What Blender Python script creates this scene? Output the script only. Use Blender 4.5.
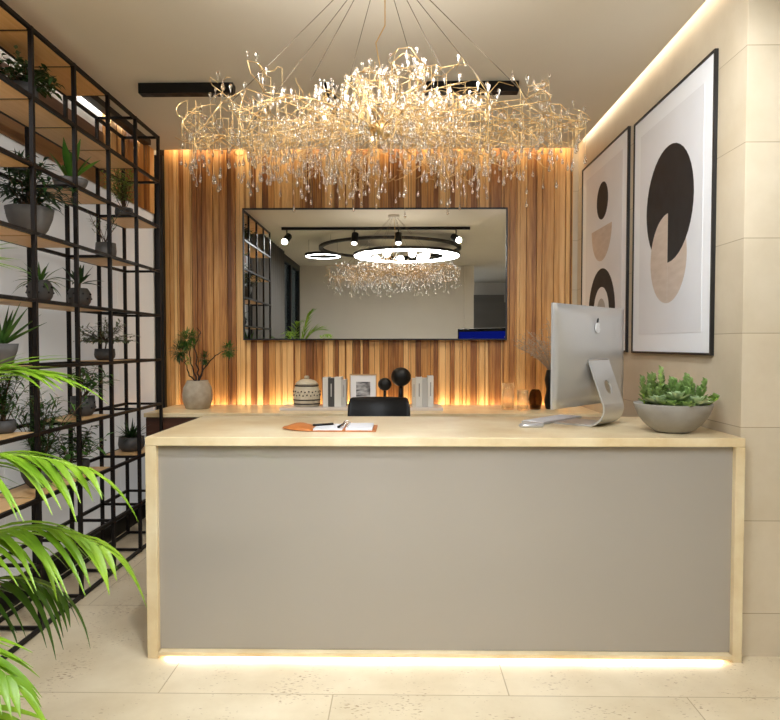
import bpy, bmesh, math, random
from mathutils import Vector, Matrix
PI = math.pi
scene = bpy.context.scene
for o in list(bpy.data.objects):
    bpy.data.objects.remove(o)
COL = scene.collection

# ------------------------------------------------------------------ camera
cam_d = bpy.data.cameras.new('camera')
cam = bpy.data.objects.new('camera', cam_d)
COL.objects.link(cam)
cam_d.sensor_width = 36.0
cam_d.lens = 36.0 * 665.0 / 780.0
cam_d.shift_y = 7.0 / 780.0
cam_d.clip_start = 0.02
cam.location = (0, 0, 1.15)
cam.rotation_euler = (PI / 2 - math.atan(22 / 665), 0, math.atan(10 / 665))
scene.camera = cam

# ------------------------------------------------------------------ world, exposure
world = bpy.data.worlds.new('world')
scene.world = world
world.use_nodes = True
wb = world.node_tree.nodes['Background']
wb.inputs[0].default_value = (0.75, 0.86, 1.0, 1)
wb.inputs[1].default_value = 0.6
scene.view_settings.view_transform = 'Standard'
scene.view_settings.look = 'None'
scene.view_settings.gamma = 1
scene.view_settings.use_curve_mapping = False
scene.view_settings.exposure = 0.95
scene.cycles.max_bounces = 10
scene.cycles.transparent_max_bounces = 24
scene.cycles.sample_clamp_indirect = 6
scene.cycles.caustics_reflective = False
scene.cycles.caustics_refractive = False

RING_POWER = 17.5          # emission of the ring lights
COVE_POWER = 3.2
WALL_LED = 9.0
DESK_LED = 18.0
TRACK_W = 26.0
SPOT_W = 9.0

# ------------------------------------------------------------------ helpers
def S(r, g, b):
    f = lambda c: (c / 255) / 12.92 if c <= 10 else ((c / 255 + 0.055) / 1.055) ** 2.4
    return (f(r), f(g), f(b), 1.0)

class MB:
    def __init__(s):
        s.v = []; s.f = []; s.m = []; s.sm = []
    def add(s, vs, fs, mi=0, smooth=False):
        n = len(s.v)
        s.v.extend([tuple(p) for p in vs])
        for f in fs:
            s.f.append([i + n for i in f]); s.m.append(mi); s.sm.append(smooth)
        return s
    def box(s, x0, x1, y0, y1, z0, z1, mi=0, M=None):
        vs = [Vector(p) for p in ((x0,y0,z0),(x1,y0,z0),(x1,y1,z0),(x0,y1,z0),(x0,y0,z1),(x1,y0,z1),(x1,y1,z1),(x0,y1,z1))]
        if M: vs = [M @ p for p in vs]
        return s.add(vs, [(0,3,2,1),(4,5,6,7),(0,1,5,4),(1,2,6,5),(2,3,7,6),(3,0,4,7)], mi)
    def tube(s, pts, rad, n=6, mi=0, cap=True, smooth=True):
        pts = [Vector(p) for p in pts]
        if not isinstance(rad, (list, tuple)): rad = [rad] * len(pts)
        vs = []; fs = []
        prev = None
        for i, p in enumerate(pts):
            a = pts[max(0, i - 1)]; b = pts[min(len(pts) - 1, i + 1)]
            t = (b - a)
            if t.length < 1e-9: t = Vector((0, 0, 1))
            t.normalize()
            if prev is None:
                u = Vector((0, 0, 1)).cross(t)
                if u.length < 1e-3: u = Vector((1, 0, 0)).cross(t)
            else:
                u = prev - t * prev.dot(t)
                if u.length < 1e-6: u = Vector((1, 0, 0)).cross(t)
            u.normalize(); prev = u
            w = t.cross(u)
            for k in range(n):
                a_ = 2 * PI * k / n
                vs.append(p + (u * math.cos(a_) + w * math.sin(a_)) * rad[i])
        for i in range(len(pts) - 1):
            for k in range(n):
                fs.append((i*n+k, i*n+(k+1)%n, (i+1)*n+(k+1)%n, (i+1)*n+k))
        if cap:
            fs.append(tuple(range(n - 1, -1, -1)))
            fs.append(tuple((len(pts) - 1) * n + k for k in range(n)))
        return s.add(vs, fs, mi, smooth)
    def lathe(s, prof, n=32, c=(0,0,0), mi=0, smooth=True, sx=1, sy=1):
        vs = []; fs = []
        for r, z in prof:
            for k in range(n):
                a = 2 * PI * k / n
                vs.append((c[0] + r*math.cos(a)*sx, c[1] + r*math.sin(a)*sy, c[2] + z))
        for i in range(len(prof) - 1):
            for k in range(n):
                fs.append((i*n+k, i*n+(k+1)%n, (i+1)*n+(k+1)%n, (i+1)*n+k))
        fs.append(tuple(range(n - 1, -1, -1)))
        fs.append(tuple((len(prof) - 1) * n + k for k in range(n)))
        return s.add(vs, fs, mi, smooth)
    def prism(s, poly, O, U, V, d, mi=0):
        """polygon (u,v) extruded by vector d"""
        O = Vector(O); U = Vector(U); V = Vector(V); d = Vector(d)
        n = len(poly)
        a = [O + U*p[0] + V*p[1] for p in poly]
        vs = a + [p + d for p in a]
        fs = [tuple(range(n - 1, -1, -1)), tuple(range(n, 2*n))]
        fs += [(i, (i+1) % n, n + (i+1) % n, n + i) for i in range(n)]
        return s.add(vs, fs, mi)
    def leaf(s, base, d, L, W, droop=0.3, n=5, fold=0.25, mi=0, up=(0,0,1), peak=0.4, tipw=0.0):
        base = Vector(base); d = Vector(d).normalized(); up = Vector(up)
        side = d.cross(up)
        if side.length < 1e-3: side = d.cross(Vector((1, 0, 0)))
        side.normalize()
        nrm = side.cross(d)
        vs = []; fs = []
        p = base.copy(); dd = d.copy()
        st = L / n
        for i in range(n + 1):
            t = i / n
            w = W * 0.5 * ((t / peak) ** 0.7 if t < peak else max(tipw, (1 - ((t - peak) / (1 - peak)) ** 1.6)))
            w = max(w, W * 0.03)
            nn = side.cross(dd).normalized()
            vs += [p + side * w + nn * w * fold, p - nn * w * fold * 0.3, p - side * w + nn * w * fold]
            dd = (dd + Vector((0, 0, -1)) * droop * 2 / n).normalized()
            p = p + dd * st
        for i in range(n):
            a = i * 3
            fs += [(a, a+1, a+4, a+3), (a+1, a+2, a+5, a+4)]
        return s.add(vs, fs, mi, True)
    def ball(s, c, r, n=12, m=8, mi=0, sz=1):
        prof = [(max(1e-4, r*math.sin(PI*i/m)), -r*sz*math.cos(PI*i/m)) for i in range(m + 1)]
        return s.lathe(prof, n, c, mi)
    def mesh(s, name):
        me = bpy.data.meshes.new(name)
        me.from_pydata(s.v, [], s.f)
        me.polygons.foreach_set('material_index', s.m)
        me.polygons.foreach_set('use_smooth', s.sm)
        me.update()
        bm = bmesh.new(); bm.from_mesh(me)
        bmesh.ops.recalc_face_normals(bm, faces=bm.faces)
        bm.to_mesh(me); bm.free()
        return me
    def build(s, name, mats, parent=None, bevel=0, loc=None, smooth_angle=False):
        me = s.mesh(name)
        if not isinstance(mats, (list, tuple)): mats = [mats]
        for m in mats: me.materials.append(m)
        o = bpy.data.objects.new(name, me)
        COL.objects.link(o)
        if parent: o.parent = parent
        if loc: o.location = loc
        if bevel:
            b = o.modifiers.new('bevel', 'BEVEL')
            b.width = bevel; b.segments = 2; b.limit_method = 'ANGLE'; b.angle_limit = 0.6
        return o

def tag(o, label=None, cat=None, group=None, kind=None):
    if label: o['label'] = label
    if cat: o['category'] = cat
    if group: o['group'] = group
    if kind: o['kind'] = kind
    return o
def thing(name, label, cat, loc=(0,0,0), rz=0, group=None):
    o = bpy.data.objects.new(name, None)
    o.empty_display_size = 0.05
    COL.objects.link(o)
    o.location = loc; o.rotation_euler = (0, 0, rz)
    return tag(o, label, cat, group)
def struct(name, mb, mats, parent=None, bevel=0):
    o = mb.build(name, mats, parent, bevel)
    if not parent: o['kind'] = 'structure'
    return o
def rnd(rg, a, b): return a + (b - a) * rg.random()

# ------------------------------------------------------------------ materials
def mat(name, col, rough=0.5, metal=0.0, spec=0.5, **kw):
    m = bpy.data.materials.new(name); m.use_nodes = True
    b = m.node_tree.nodes['Principled BSDF']
    b.inputs['Base Color'].default_value = col
    b.inputs['Roughness'].default_value = rough
    b.inputs['Metallic'].default_value = metal
    b.inputs['Specular IOR Level'].default_value = spec
    for k, v in kw.items(): b.inputs[k].default_value = v
    return m
def nodes(m): return m.node_tree.nodes, m.node_tree.links, m.node_tree.nodes['Principled BSDF']
def ramp(N, stops):
    r = N.new('ShaderNodeValToRGB')
    e = r.color_ramp.elements
    e[0].position, e[0].color = stops[0]
    e[1].position, e[1].color = stops[-1]
    for p, c in stops[1:-1]:
        q = e.new(p); q.color = c
    return r
def coords(N, L, scale=(1,1,1), kind='Object', loc=(0,0,0)):
    t = N.new('ShaderNodeTexCoord'); mp = N.new('ShaderNodeMapping')
    mp.inputs['Scale'].default_value = scale; mp.inputs['Location'].default_value = loc
    L.new(t.outputs[kind], mp.inputs['Vector'])
    return mp
def noisy(name, c1, c2, scale=8, rough=0.5, stretch=(1,1,1), detail=5, bump=0.0, metal=0, spec=0.5, lo=0.3, hi=0.7):
    m = mat(name, c1, rough, metal, spec)
    N, L, B = nodes(m)
    mp = coords(N, L, stretch)
    n = N.new('ShaderNodeTexNoise'); n.inputs['Scale'].default_value = scale; n.inputs['Detail'].default_value = detail
    L.new(mp.outputs[0], n.inputs['Vector'])
    r = ramp(N, [(lo, c1), (hi, c2)])
    L.new(n.outputs['Fac'], r.inputs[0]); L.new(r.outputs[0], B.inputs['Base Color'])
    if bump:
        bp = N.new('ShaderNodeBump'); bp.inputs['Strength'].default_value = bump; bp.inputs['Distance'].default_value = 0.004
        L.new(n.outputs['Fac'], bp.inputs['Height']); L.new(bp.outputs[0], B.inputs['Normal'])
    return m
def emit(name, col, s):
    m = bpy.data.materials.new(name); m.use_nodes = True
    N = m.node_tree.nodes; L = m.node_tree.links
    N.remove(N['Principled BSDF'])
    e = N.new('ShaderNodeEmission'); e.inputs[0].default_value = col; e.inputs[1].default_value = s
    L.new(e.outputs[0], N['Material Output'].inputs[0])
    return m
def mixc(N, L, fac, a, b, mode='MIX'):
    x = N.new('ShaderNodeMix'); x.data_type = 'RGBA'; x.blend_type = mode
    for sock, val in ((x.inputs[0], fac), (x.inputs[6], a), (x.inputs[7], b)):
        if hasattr(val, 'is_linked'): L.new(val, sock)
        elif isinstance(val, (int, float)): sock.default_value = val
        else: sock.default_value = val
    return x.outputs[2]

def travertine(name, c1, c2, rough, tile=None, plane='XY', offs=(0,0), pits=0.0, joint=None, mortar=0.0022):
    m = mat(name, c1, rough)
    N, L, B = nodes(m)
    mp = coords(N, L, (1,1,1))
    n1 = N.new('ShaderNodeTexNoise'); n1.inputs['Scale'].default_value = 3.5; n1.inputs['Detail'].default_value = 7; n1.inputs['Roughness'].default_value = 0.62
    L.new(mp.outputs[0], n1.inputs['Vector'])
    r = ramp(N, [(0.32, c1), (0.68, c2)])
    L.new(n1.outputs['Fac'], r.inputs[0])
    col = r.outputs[0]
    if pits:
        mp2 = coords(N, L, (1.0, 2.6, 2.6))
        v = N.new('ShaderNodeTexNoise'); v.inputs['Scale'].default_value = 56; v.inputs['Detail'].default_value = 3
        L.new(mp2.outputs[0], v.inputs['Vector'])
        g = N.new('ShaderNodeTexNoise'); g.inputs['Scale'].default_value = 4.5
        L.new(mp.outputs[0], g.inputs['Vector'])
        ad = N.new('ShaderNodeMath'); ad.operation = 'MULTIPLY_ADD'; ad.inputs[1].default_value = 0.55
        L.new(g.outputs['Fac'], ad.inputs[0]); L.new(v.outputs['Fac'], ad.inputs[2])
        pr = ramp(N, [(0.0, (0,0,0,1)), (0.935, (0,0,0,1)), (0.985, (1,1,1,1))])
        L.new(ad.outputs[0], pr.inputs[0])
        ml = N.new('ShaderNodeMath'); ml.operation = 'MULTIPLY'; ml.inputs[1].default_value = pits
        L.new(pr.outputs[0], ml.inputs[0])
        col = mixc(N, L, ml.outputs[0], col, S(150, 118, 84))
    if tile:
        sp = N.new('ShaderNodeSeparateXYZ'); cb = N.new('ShaderNodeCombineXYZ')
        t = N.new('ShaderNodeTexCoord'); L.new(t.outputs['Object'], sp.inputs[0])
        for k, ax in enumerate(plane):
            a = N.new('ShaderNodeMath'); a.operation = 'ADD'; a.inputs[1].default_value = offs[k]
            L.new(sp.outputs['XYZ'.index(ax)], a.inputs[0]); L.new(a.outputs[0], cb.inputs[k])
        br = N.new('ShaderNodeTexBrick')
        br.offset = 0.5; br.offset_frequency = 2; br.squash = 1
        br.inputs['Scale'].default_value = 1
        br.inputs['Mortar Size'].default_value = mortar
        br.inputs['Mortar Smooth'].default_value = 0.1
        br.inputs['Brick Width'].default_value = tile[0]; br.inputs['Row Height'].default_value = tile[1]
        br.inputs['Color1'].default_value = (1,1,1,1); br.inputs['Color2'].default_value = (0.93,0.93,0.92,1)
        br.inputs['Mortar'].default_value = (1,1,1,1)
        L.new(cb.outputs[0], br.inputs['Vector'])
        col = mixc(N, L, 1.0, col, br.outputs['Color'], 'MULTIPLY')
        col = mixc(N, L, br.outputs['Fac'], col, joint or S(176, 156, 122))
    L.new(col, B.inputs['Base Color'])
    return m
def wood(name, stops, axis='Z', scale=1.0, island=True, rough=0.45):
    m = mat(name, stops[0][1], rough)
    N, L, B = nodes(m)
    st = {'X': (1.2, 26, 26), 'Y': (26, 1.2, 26), 'Z': (26, 26, 1.2)}[axis]
    mp = coords(N, L, tuple(k*scale for k in st))
    n = N.new('ShaderNodeTexNoise'); n.inputs['Scale'].default_value = 2.2; n.inputs['Detail'].default_value = 6; n.inputs['Roughness'].default_value = 0.6
    L.new(mp.outputs[0], n.inputs['Vector'])
    if island:
        g = N.new('ShaderNodeNewGeometry')
        cb = N.new('ShaderNodeVectorMath'); cb.operation = 'ADD'
        sc = N.new('ShaderNodeVectorMath'); sc.operation = 'SCALE'; sc.inputs['Scale'].default_value = 37.0
        c0 = N.new('ShaderNodeCombineXYZ')
        for k in range(3): L.new(g.outputs['Random Per Island'], c0.inputs[k])
        L.new(c0.outputs[0], sc.inputs[0]); L.new(mp.outputs[0], cb.inputs[0]); L.new(sc.outputs[0], cb.inputs[1])
        L.new(cb.outputs[0], n.inputs['Vector'])
        a = N.new('ShaderNodeMath'); a.operation = 'MULTIPLY_ADD'; a.inputs[1].default_value = 0.62
        b = N.new('ShaderNodeMath'); b.operation = 'MULTIPLY'; b.inputs[1].default_value = 0.62
        L.new(n.outputs['Fac'], b.inputs[0])
        L.new(g.outputs['Random Per Island'], a.inputs[0]); L.new(b.outputs[0], a.inputs[2])
        fac = a.outputs[0]
    else: fac = n.outputs['Fac']
    r = ramp(N, stops)
    L.new(fac, r.inputs[0]); L.new(r.outputs[0], B.inputs['Base Color'])
    return m
def leafmat(name, c1, c2, rough=0.38, trans=0.25):
    m = noisy(name, c1, c2, 9, rough, detail=2)
    N, L, B = nodes(m)
    tr = N.new('ShaderNodeBsdfTranslucent'); mx = N.new('ShaderNodeMixShader'); mx.inputs[0].default_value = trans
    src = B.inputs['Base Color'].links[0].from_socket
    L.new(src, tr.inputs[0])
    out = N['Material Output']
    L.new(B.outputs[0], mx.inputs[1]); L.new(tr.outputs[0], mx.inputs[2]); L.new(mx.outputs[0], out.inputs[0])
    return m
def glassmat(name, tint, clear=0.6, ior=1.45):
    m = bpy.data.materials.new(name); m.use_nodes = True
    N = m.node_tree.nodes; L = m.node_tree.links
    N.remove(N['Principled BSDF'])
    g = N.new('ShaderNodeBsdfGlass'); g.inputs['IOR'].default_value = ior; g.inputs['Roughness'].default_value = 0.0; g.inputs[0].default_value = tint
    t = N.new('ShaderNodeBsdfTransparent'); t.inputs[0].default_value = tint
    x = N.new('ShaderNodeMixShader'); x.inputs[0].default_value = clear
    L.new(g.outputs[0], x.inputs[1]); L.new(t.outputs[0], x.inputs[2]); L.new(x.outputs[0], N['Material Output'].inputs[0])
    return m

M = {}
M['plaster'] = noisy('ceiling_plaster', S(226,219,206), S(229,222,209), 3, 0.85)
M['paint'] = noisy('wall_paint', S(222,216,206), S(226,220,210), 3, 0.8)
M['floor'] = travertine('travertine_floor', S(228,213,184), S(211,193,160), 0.32, (1.157, 0.735), 'XY', (0.22+0.0+1.157*4, -2.15+0.735*8), 0.75)
M['tile_side'] = travertine('stone_tile_side', S(218,204,180), S(207,191,164), 0.5, (40, 0.344), 'YZ', (5.3, 0.183), 0, S(168,150,122), 0.0016)
M['tile_front'] = travertine('stone_tile_front', S(218,204,180), S(207,191,164), 0.5, (40, 0.344), 'XZ', (5.5, 0.183), 0, S(168,150,122), 0.0016)
M['stone'] = travertine('cream_marble', S(240,225,190), S(214,188,142), 0.28)
M['taupe_glass'] = mat('taupe_glass', S(164,156,146), 0.02, 0, 1.0, **{'Coat Weight': 0.0})
M['slat'] = wood('slat_wood', [(0.22, S(86,50,22)), (0.42, S(146,92,44)), (0.62, S(200,146,82)), (0.90, S(236,192,130))], 'Z', 1.5)
M['slat_back'] = mat('slat_backing_board', S(46,26,14), 0.7)  # dark brown board behind the slats
M['oak'] = wood('oak_shelf', [(0.2, S(186,138,84)), (0.5, S(212,166,108)), (0.8, S(230,190,136))], 'Y', 1.0)
M['plank'] = wood('plank_band', [(0.2, S(84,56,38)), (0.55, S(126,88,58)), (0.9, S(172,128,86))], 'Y', 0.8)
M['walnut'] = wood('walnut_front', [(0.2, S(58,32,20)), (0.8, S(88,52,34))], 'X', 0.6, False)
M['steel'] = mat('black_steel', S(20,15,13), 0.5, 0.0, 0.25)
M['black'] = mat('black_satin', S(16,15,15), 0.4, 0, 0.3)
M['blackframe'] = mat('black_frame', S(22,20,20), 0.4)
M['mirror'] = mat('mirror_silver', (0.72,0.70,0.66,1), 0.0, 1.0)
M['white_panel'] = noisy('white_panel', S(226,224,218), S(232,230,225), 4, 0.4)
M['glow_panel'] = mat('white_panel_added_glow', S(206,206,204), 0.3, **{'Emission Color': (1.0, 0.99, 0.96, 1), 'Emission Strength': 0.10})  # faint emission added to the panels to brighten the left wall, no lamp behind
M['gold'] = mat('brass_twig', S(226,188,128), 0.3, 0.8)
M['wire'] = mat('steel_wire', S(120,106,88), 0.4, 0.4)
M['crystal'] = glassmat('crystal', (0.985,0.98,0.97,1), 0.4, 1.5)
M['clear'] = glassmat('clear_glass', (0.96,0.96,0.95,1), 0.6)
M['smoke'] = glassmat('smoked_glass', (0.50,0.45,0.40,1), 0.88)
M['pane'] = glassmat('window_glass', (0.55,0.6,0.62,1), 0.8)
M['concrete'] = noisy('concrete', S(160,154,146), S(142,136,128), 14, 0.75, bump=0.15)
M['potdark'] = noisy('charcoal_pot', S(58,57,57), S(74,72,71), 18, 0.6, bump=0.1)
M['potgrey'] = noisy('grey_pot', S(86,84,83), S(104,102,100), 14, 0.7, bump=0.1)
M['potwhite'] = noisy('pale_pot', S(206,210,200), S(218,220,212), 10, 0.5)
M['dimple'] = mat('pot_dimple', S(20,20,20), 0.8)
M['soil'] = noisy('soil', S(44,32,24), S(66,50,38), 60, 0.9)
M['leaf_palm'] = leafmat('palm_leaf', S(98,138,26), S(150,186,48), 0.35, 0.25)
M['leaf_palm_dark'] = leafmat('palm_leaf_deep', S(50,84,24), S(90,126,38), 0.35, 0.2)
M['rachis'] = mat('palm_stalk', S(140,168,60), 0.5)
M['leaf_dark'] = leafmat('leaf_dark', S(28,56,24), S(52,84,36))
M['leaf_mid'] = leafmat('leaf_mid', S(52,92,36), S(86,124,52))
M['leaf_lush'] = leafmat('leaf_lush', S(54,112,30), S(96,150,48))
M['leaf_lime'] = leafmat('leaf_lime', S(110,146,60), S(150,176,86))
M['leaf_grey'] = leafmat('leaf_sage', S(84,104,70), S(116,132,92))
M['succ_pale'] = leafmat('succulent_pale', S(168,192,142), S(204,220,178), 0.45, 0.1)
M['succ_mid'] = leafmat('succulent_mid', S(126,160,84), S(168,194,122), 0.4, 0.1)
M['succ_dark'] = leafmat('succulent_dark', S(96,124,66), S(136,158,90), 0.4, 0.1)
M['twig'] = mat('dark_twig', S(36,26,22), 0.8)
M['bark'] = mat('brown_stem', S(92,70,48), 0.8)
M['dried'] = mat('dried_stem', S(160,142,122), 0.9)
M['dried_bud'] = mat('dried_bud', S(176,158,138), 0.9)
M['alu'] = mat('silver_aluminium', S(200,198,196), 0.3, 0.55)
M['alu_shiny'] = mat('polished_aluminium', S(214,212,210), 0.12, 1.0)
M['emblem'] = mat('emblem_silver', S(226,226,226), 0.3, 0.3)
M['alu_white'] = mat('white_keys', S(226,226,226), 0.4)
M['screen_frame'] = mat('screen_black', S(10,10,12), 0.1)
M['screen'] = emit('screen_blue', S(26,44,180), 0.22)
M['leather'] = noisy('tan_leather', S(170,98,44), S(192,118,60), 30, 0.5, bump=0.1)
M['paper'] = mat('paper', S(226,226,230), 0.7)
M['chrome'] = mat('chrome', S(220,220,222), 0.1, 1.0)
M['pink'] = mat('pink_charm', S(206,130,116), 0.5)
M['chair_leather'] = noisy('black_leather', S(14,13,12), S(20,18,17), 60, 0.4, bump=0.08, spec=0.2)
M['marble'] = noisy('white_marble', S(222,214,208), S(204,196,190), 6, 0.3)
M['jar'] = noisy('glazed_cream', S(212,202,180), S(192,180,156), 18, 0.4)
M['jar_band'] = mat('jar_dark_band', S(48,38,32), 0.5)
M['vase'] = noisy('speckled_clay', S(176,164,146), S(150,138,120), 22, 0.75, bump=0.12)
M['bookwhite'] = mat('book_white', S(222,220,214), 0.6)
M['bookcream'] = mat('book_cream', S(212,204,190), 0.6)
M['bookdark'] = mat('book_charcoal', S(68,66,64), 0.6)
M['bookgrey'] = mat('book_grey', S(190,188,184), 0.6)
M['ink'] = mat('book_ink', S(150,146,142), 0.7)
M['oakframe'] = mat('photo_frame_wood', S(196,160,120), 0.5)
M['mat_board'] = mat('mat_board', S(247,248,251), 0.6)
M['print'] = noisy('print_paper', S(232,232,235), S(237,237,240), 5, 0.6)
M['print_black'] = noisy('print_black', S(22,23,26), S(36,37,40), 12, 0.6)
M['print_beige'] = noisy('print_beige', S(204,186,170), S(216,200,186), 9, 0.65, (1,1,4))
M['print_grey'] = noisy('print_grey', S(176,172,168), S(188,184,180), 9, 0.65)
M['photo'] = noisy('grey_landscape_print', S(60,60,62), S(196,196,198), 14, 0.4, (1,1,3), lo=0.4, hi=0.6)
M['curtain'] = mat('grey_curtain', S(104,100,96), 0.9)
M['stair'] = mat('stair_stone', S(120,114,106), 0.6)
M['led_warm'] = emit('led_warm', (1.0, 0.90, 0.76, 1), COVE_POWER)
M['led_wall'] = emit('led_amber', (1.0, 0.78, 0.50, 1), WALL_LED)
M['led_desk'] = emit('led_under_desk', (1.0, 0.93, 0.80, 1), DESK_LED)
M['led_cool'] = emit('led_left', (1.0, 0.98, 0.94, 1), 14.0)
M['ring'] = emit('ring_light', (0.91, 0.96, 1.0, 1), RING_POWER)
M['ring_small'] = emit('ring_light_small', (0.91, 0.96, 1.0, 1), RING_POWER)
M['lens'] = emit('spot_lens', (1.0, 0.93, 0.82, 1), 12.0)
M['bulb'] = emit('bulb', (1.0, 0.88, 0.66, 1), 6.0)
M['grey_body'] = mat('ring_body', S(52,48,44), 0.5)

# ------------------------------------------------------------------ room shell
XW, XL, YB, CZ = 1.245, -1.72, 4.72, 2.5
YC = 2.44
struct('floor', MB().box(-2.1, 3.1, -5.2, 4.95, -0.06, 0.0), M['floor'])
cl = MB()
cl.box(-2.1, 1.20, -2.25, 4.625, CZ, CZ + 0.05)
cl.box(1.20, 3.1, -5.2, YC + 0.05, CZ, CZ + 0.05)
cl.box(-2.1, 1.4, 4.625, 4.95, 2.62, 2.66)
cl.box(1.20, 1.4, YC + 0.05, 4.625, 2.62, 2.66)
cl.box(1.19, 1.20, YC + 0.05, 4.625, CZ + 0.05, 2.62)
cl.box(-2.1, 1.2, 4.615, 4.625, CZ + 0.05, 2.62)
struct('ceiling', cl, M['plaster'])
struct('wall_right', MB().box(XW, XW + 0.12, YC + 0.001, 4.95, 0, 2.64), M['tile_side'])
struct('wall_return', MB().box(XW + 0.001, 3.1, YC, YC + 0.12, 0, CZ), M['tile_front'])
struct('wall_left', MB().box(XL - 0.12, XL, 1.9, 4.95, 0, 2.64), M['white_panel'])
struct('wall_front', MB().box(-2.1, 1.1, -2.25, -2.05, 0, CZ).box(1.1, 1.25, -2.3, -2.0, 0, CZ), M['paint'])
struct('wall_far', MB().box(1.1, 3.1, -5.3, -5.2, 0, CZ), M['paint'])
struct('wall_side', MB().box(3.0, 3.1, -5.2, YC, 0, CZ), M['paint'])
# panel joints on the left wall as slim grooved panels
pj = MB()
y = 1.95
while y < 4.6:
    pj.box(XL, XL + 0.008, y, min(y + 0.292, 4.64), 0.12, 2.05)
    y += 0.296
struct('trim_1', pj, M['glow_panel'])
rg = random.Random(3)
pb = MB()
for r in range(3):
    y = 1.95
    while y < 3.85:
        w = rnd(rg, 0.45, 0.8); y1 = min(y + w, 3.85)
        pb.box(XL, XL + 0.012, y, y1 - 0.002, 2.06 + r * 0.104, 2.06 + r * 0.104 + 0.102)
        y = y1
struct('trim_2', pb, M['plank'])
vs = MB(); y = 3.86
while y < 4.62:
    w = rnd(rg, 0.022, 0.045); vs.box(XL, XL + rnd(rg, 0.010, 0.018), y, y + w - 0.003, 2.06, 2.5); y += w
struct('trim_3', vs, M['slat'])
struct('baseboard_left', MB().box(XL, XL + 0.022, 1.95, 4.64, 0, 0.09), M['black'])
struct('trim_4', MB().box(-1.715, -1.655, 4.645, 4.683, 0.0, 2.47), M['black'])

# slat wall
rg = random.Random(11)
struct('wall_back', MB().box(-2.1, 1.4, YB, 4.95, 0, 2.64), M['slat_back'])
sl = MB(); x = -1.655
while x < 1.205:
    w = rnd(rg, 0.016, 0.046)
    if rg.random() < 0.2: w = rnd(rg, 0.008, 0.014)
    d = rnd(rg, 0.008, 0.034)
    x1 = min(x + w, 1.208)
    sl.box(x, x1 - 0.0025, YB - d, YB, 0.70, 2.60)
    x = x1
struct('trim_5', sl, M['slat'])
struct('trim_6', MB().box(1.209, XW, YB - 0.012, YB, 0.735, 2.60), M['tile_front'])

# glazed door and curtain on the left behind the camera
dr = MB()
for a, b in ((-2.05, -1.95), (-1.2, -1.1), (-0.3, -0.2)): dr.box(XL - 0.06, XL + 0.01, a, b, 0, CZ - 0.1)
dr.box(XL - 0.06, XL + 0.01, -2.05, -0.2, CZ - 0.1, CZ); dr.box(XL - 0.06, XL + 0.01, -2.05, -0.2, 0, 0.08)
d1 = struct('door_1', dr, M['black'])
MB().box(XL - 0.03, XL - 0.02, -1.95, -0.3, 0.08, CZ - 0.1).build('glass_pane', M['pane'], d1)
struct('wall_street', MB().box(XL - 0.9, XL - 0.8, -2.6, 1.9, 0, 2.6), M['paint'])
cu = MB(); n = 120
pv = []
for i in range(n + 1):
    yy = -0.2 + 2.08 * i / n
    xx = XL + 0.04 + 0.03 * math.sin(i * 0.75)
    pv += [(xx, yy, 0.02), (xx, yy, CZ - 0.01)]
cu.add(pv, [(2*i, 2*i+2, 2*i+3, 2*i+1) for i in range(n)], 0, True)
co = cu.build('curtain', M['curtain']); tag(co, 'floor length grey pleated curtain beside the glass door', 'curtain')
co.modifiers.new('thick', 'SOLIDIFY').thickness = 0.004
# staircase seen in the mirror
st = MB()
for i in range(13):
    st.box(1.45, 2.2, -5.15, -2.4 - 0.2 * i, 0.17 * i, 0.17 * (i + 1))
ob = st.build('staircase', M['stair']); tag(ob, 'grey stone staircase in the passage behind the reception', 'staircase')
hr = MB(); hr.tube([(2.28, -2.3, 0.9), (2.28, -2.5, 0.98), (2.28, -4.1, 2.4)], 0.018, 8); hr.tube([(2.28,-2.4,0.0),(2.28,-2.4,0.92)],0.012,6)
ob = hr.build('handrail', M['black']); tag(ob, 'thin black handrail beside the grey stone staircase', 'handrail')

# ------------------------------------------------------------------ LED strips (real lamps of the place)
def led(name_label, x0, x1, y0, y1, z0, z1, m):
    ob = MB().box(x0, x1, y0, y1, z0, z1).build('led_strip', m); tag(ob, name_label, 'light strip'); return ob
led('warm light strip in the ceiling gap over the framed prints', 1.208, 1.236, YC + 0.08, 4.60, 2.548, 2.556, M['led_warm'])
led('warm light strip in the ceiling gap above the wooden slat wall', -1.62, 1.19, 4.640, 4.664, 2.548, 2.556, M['led_wall'])
led('amber light strip along the back of the counter under the slats', -1.56, 1.19, 4.648, 4.672, 0.712, 0.718, M['led_wall'])
led('bright light strip hidden under the front edge of the desk', -0.86, 1.17, 2.398, 2.404, 0.006, 0.0115, M['led_desk'])
t = thing('ceiling_profile', 'slim black ceiling profile with light strip behind the plant shelf', 'light', (-1.665, 3.2, CZ))
MB().box(-0.025, 0.025, -1.2, 1.2, -0.035, 0.0).build('profile', M['black'], t)
MB().box(-0.042, -0.034, -1.2, 1.2, -0.010, -0.001).build('diffuser', M['led_cool'], t)

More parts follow.
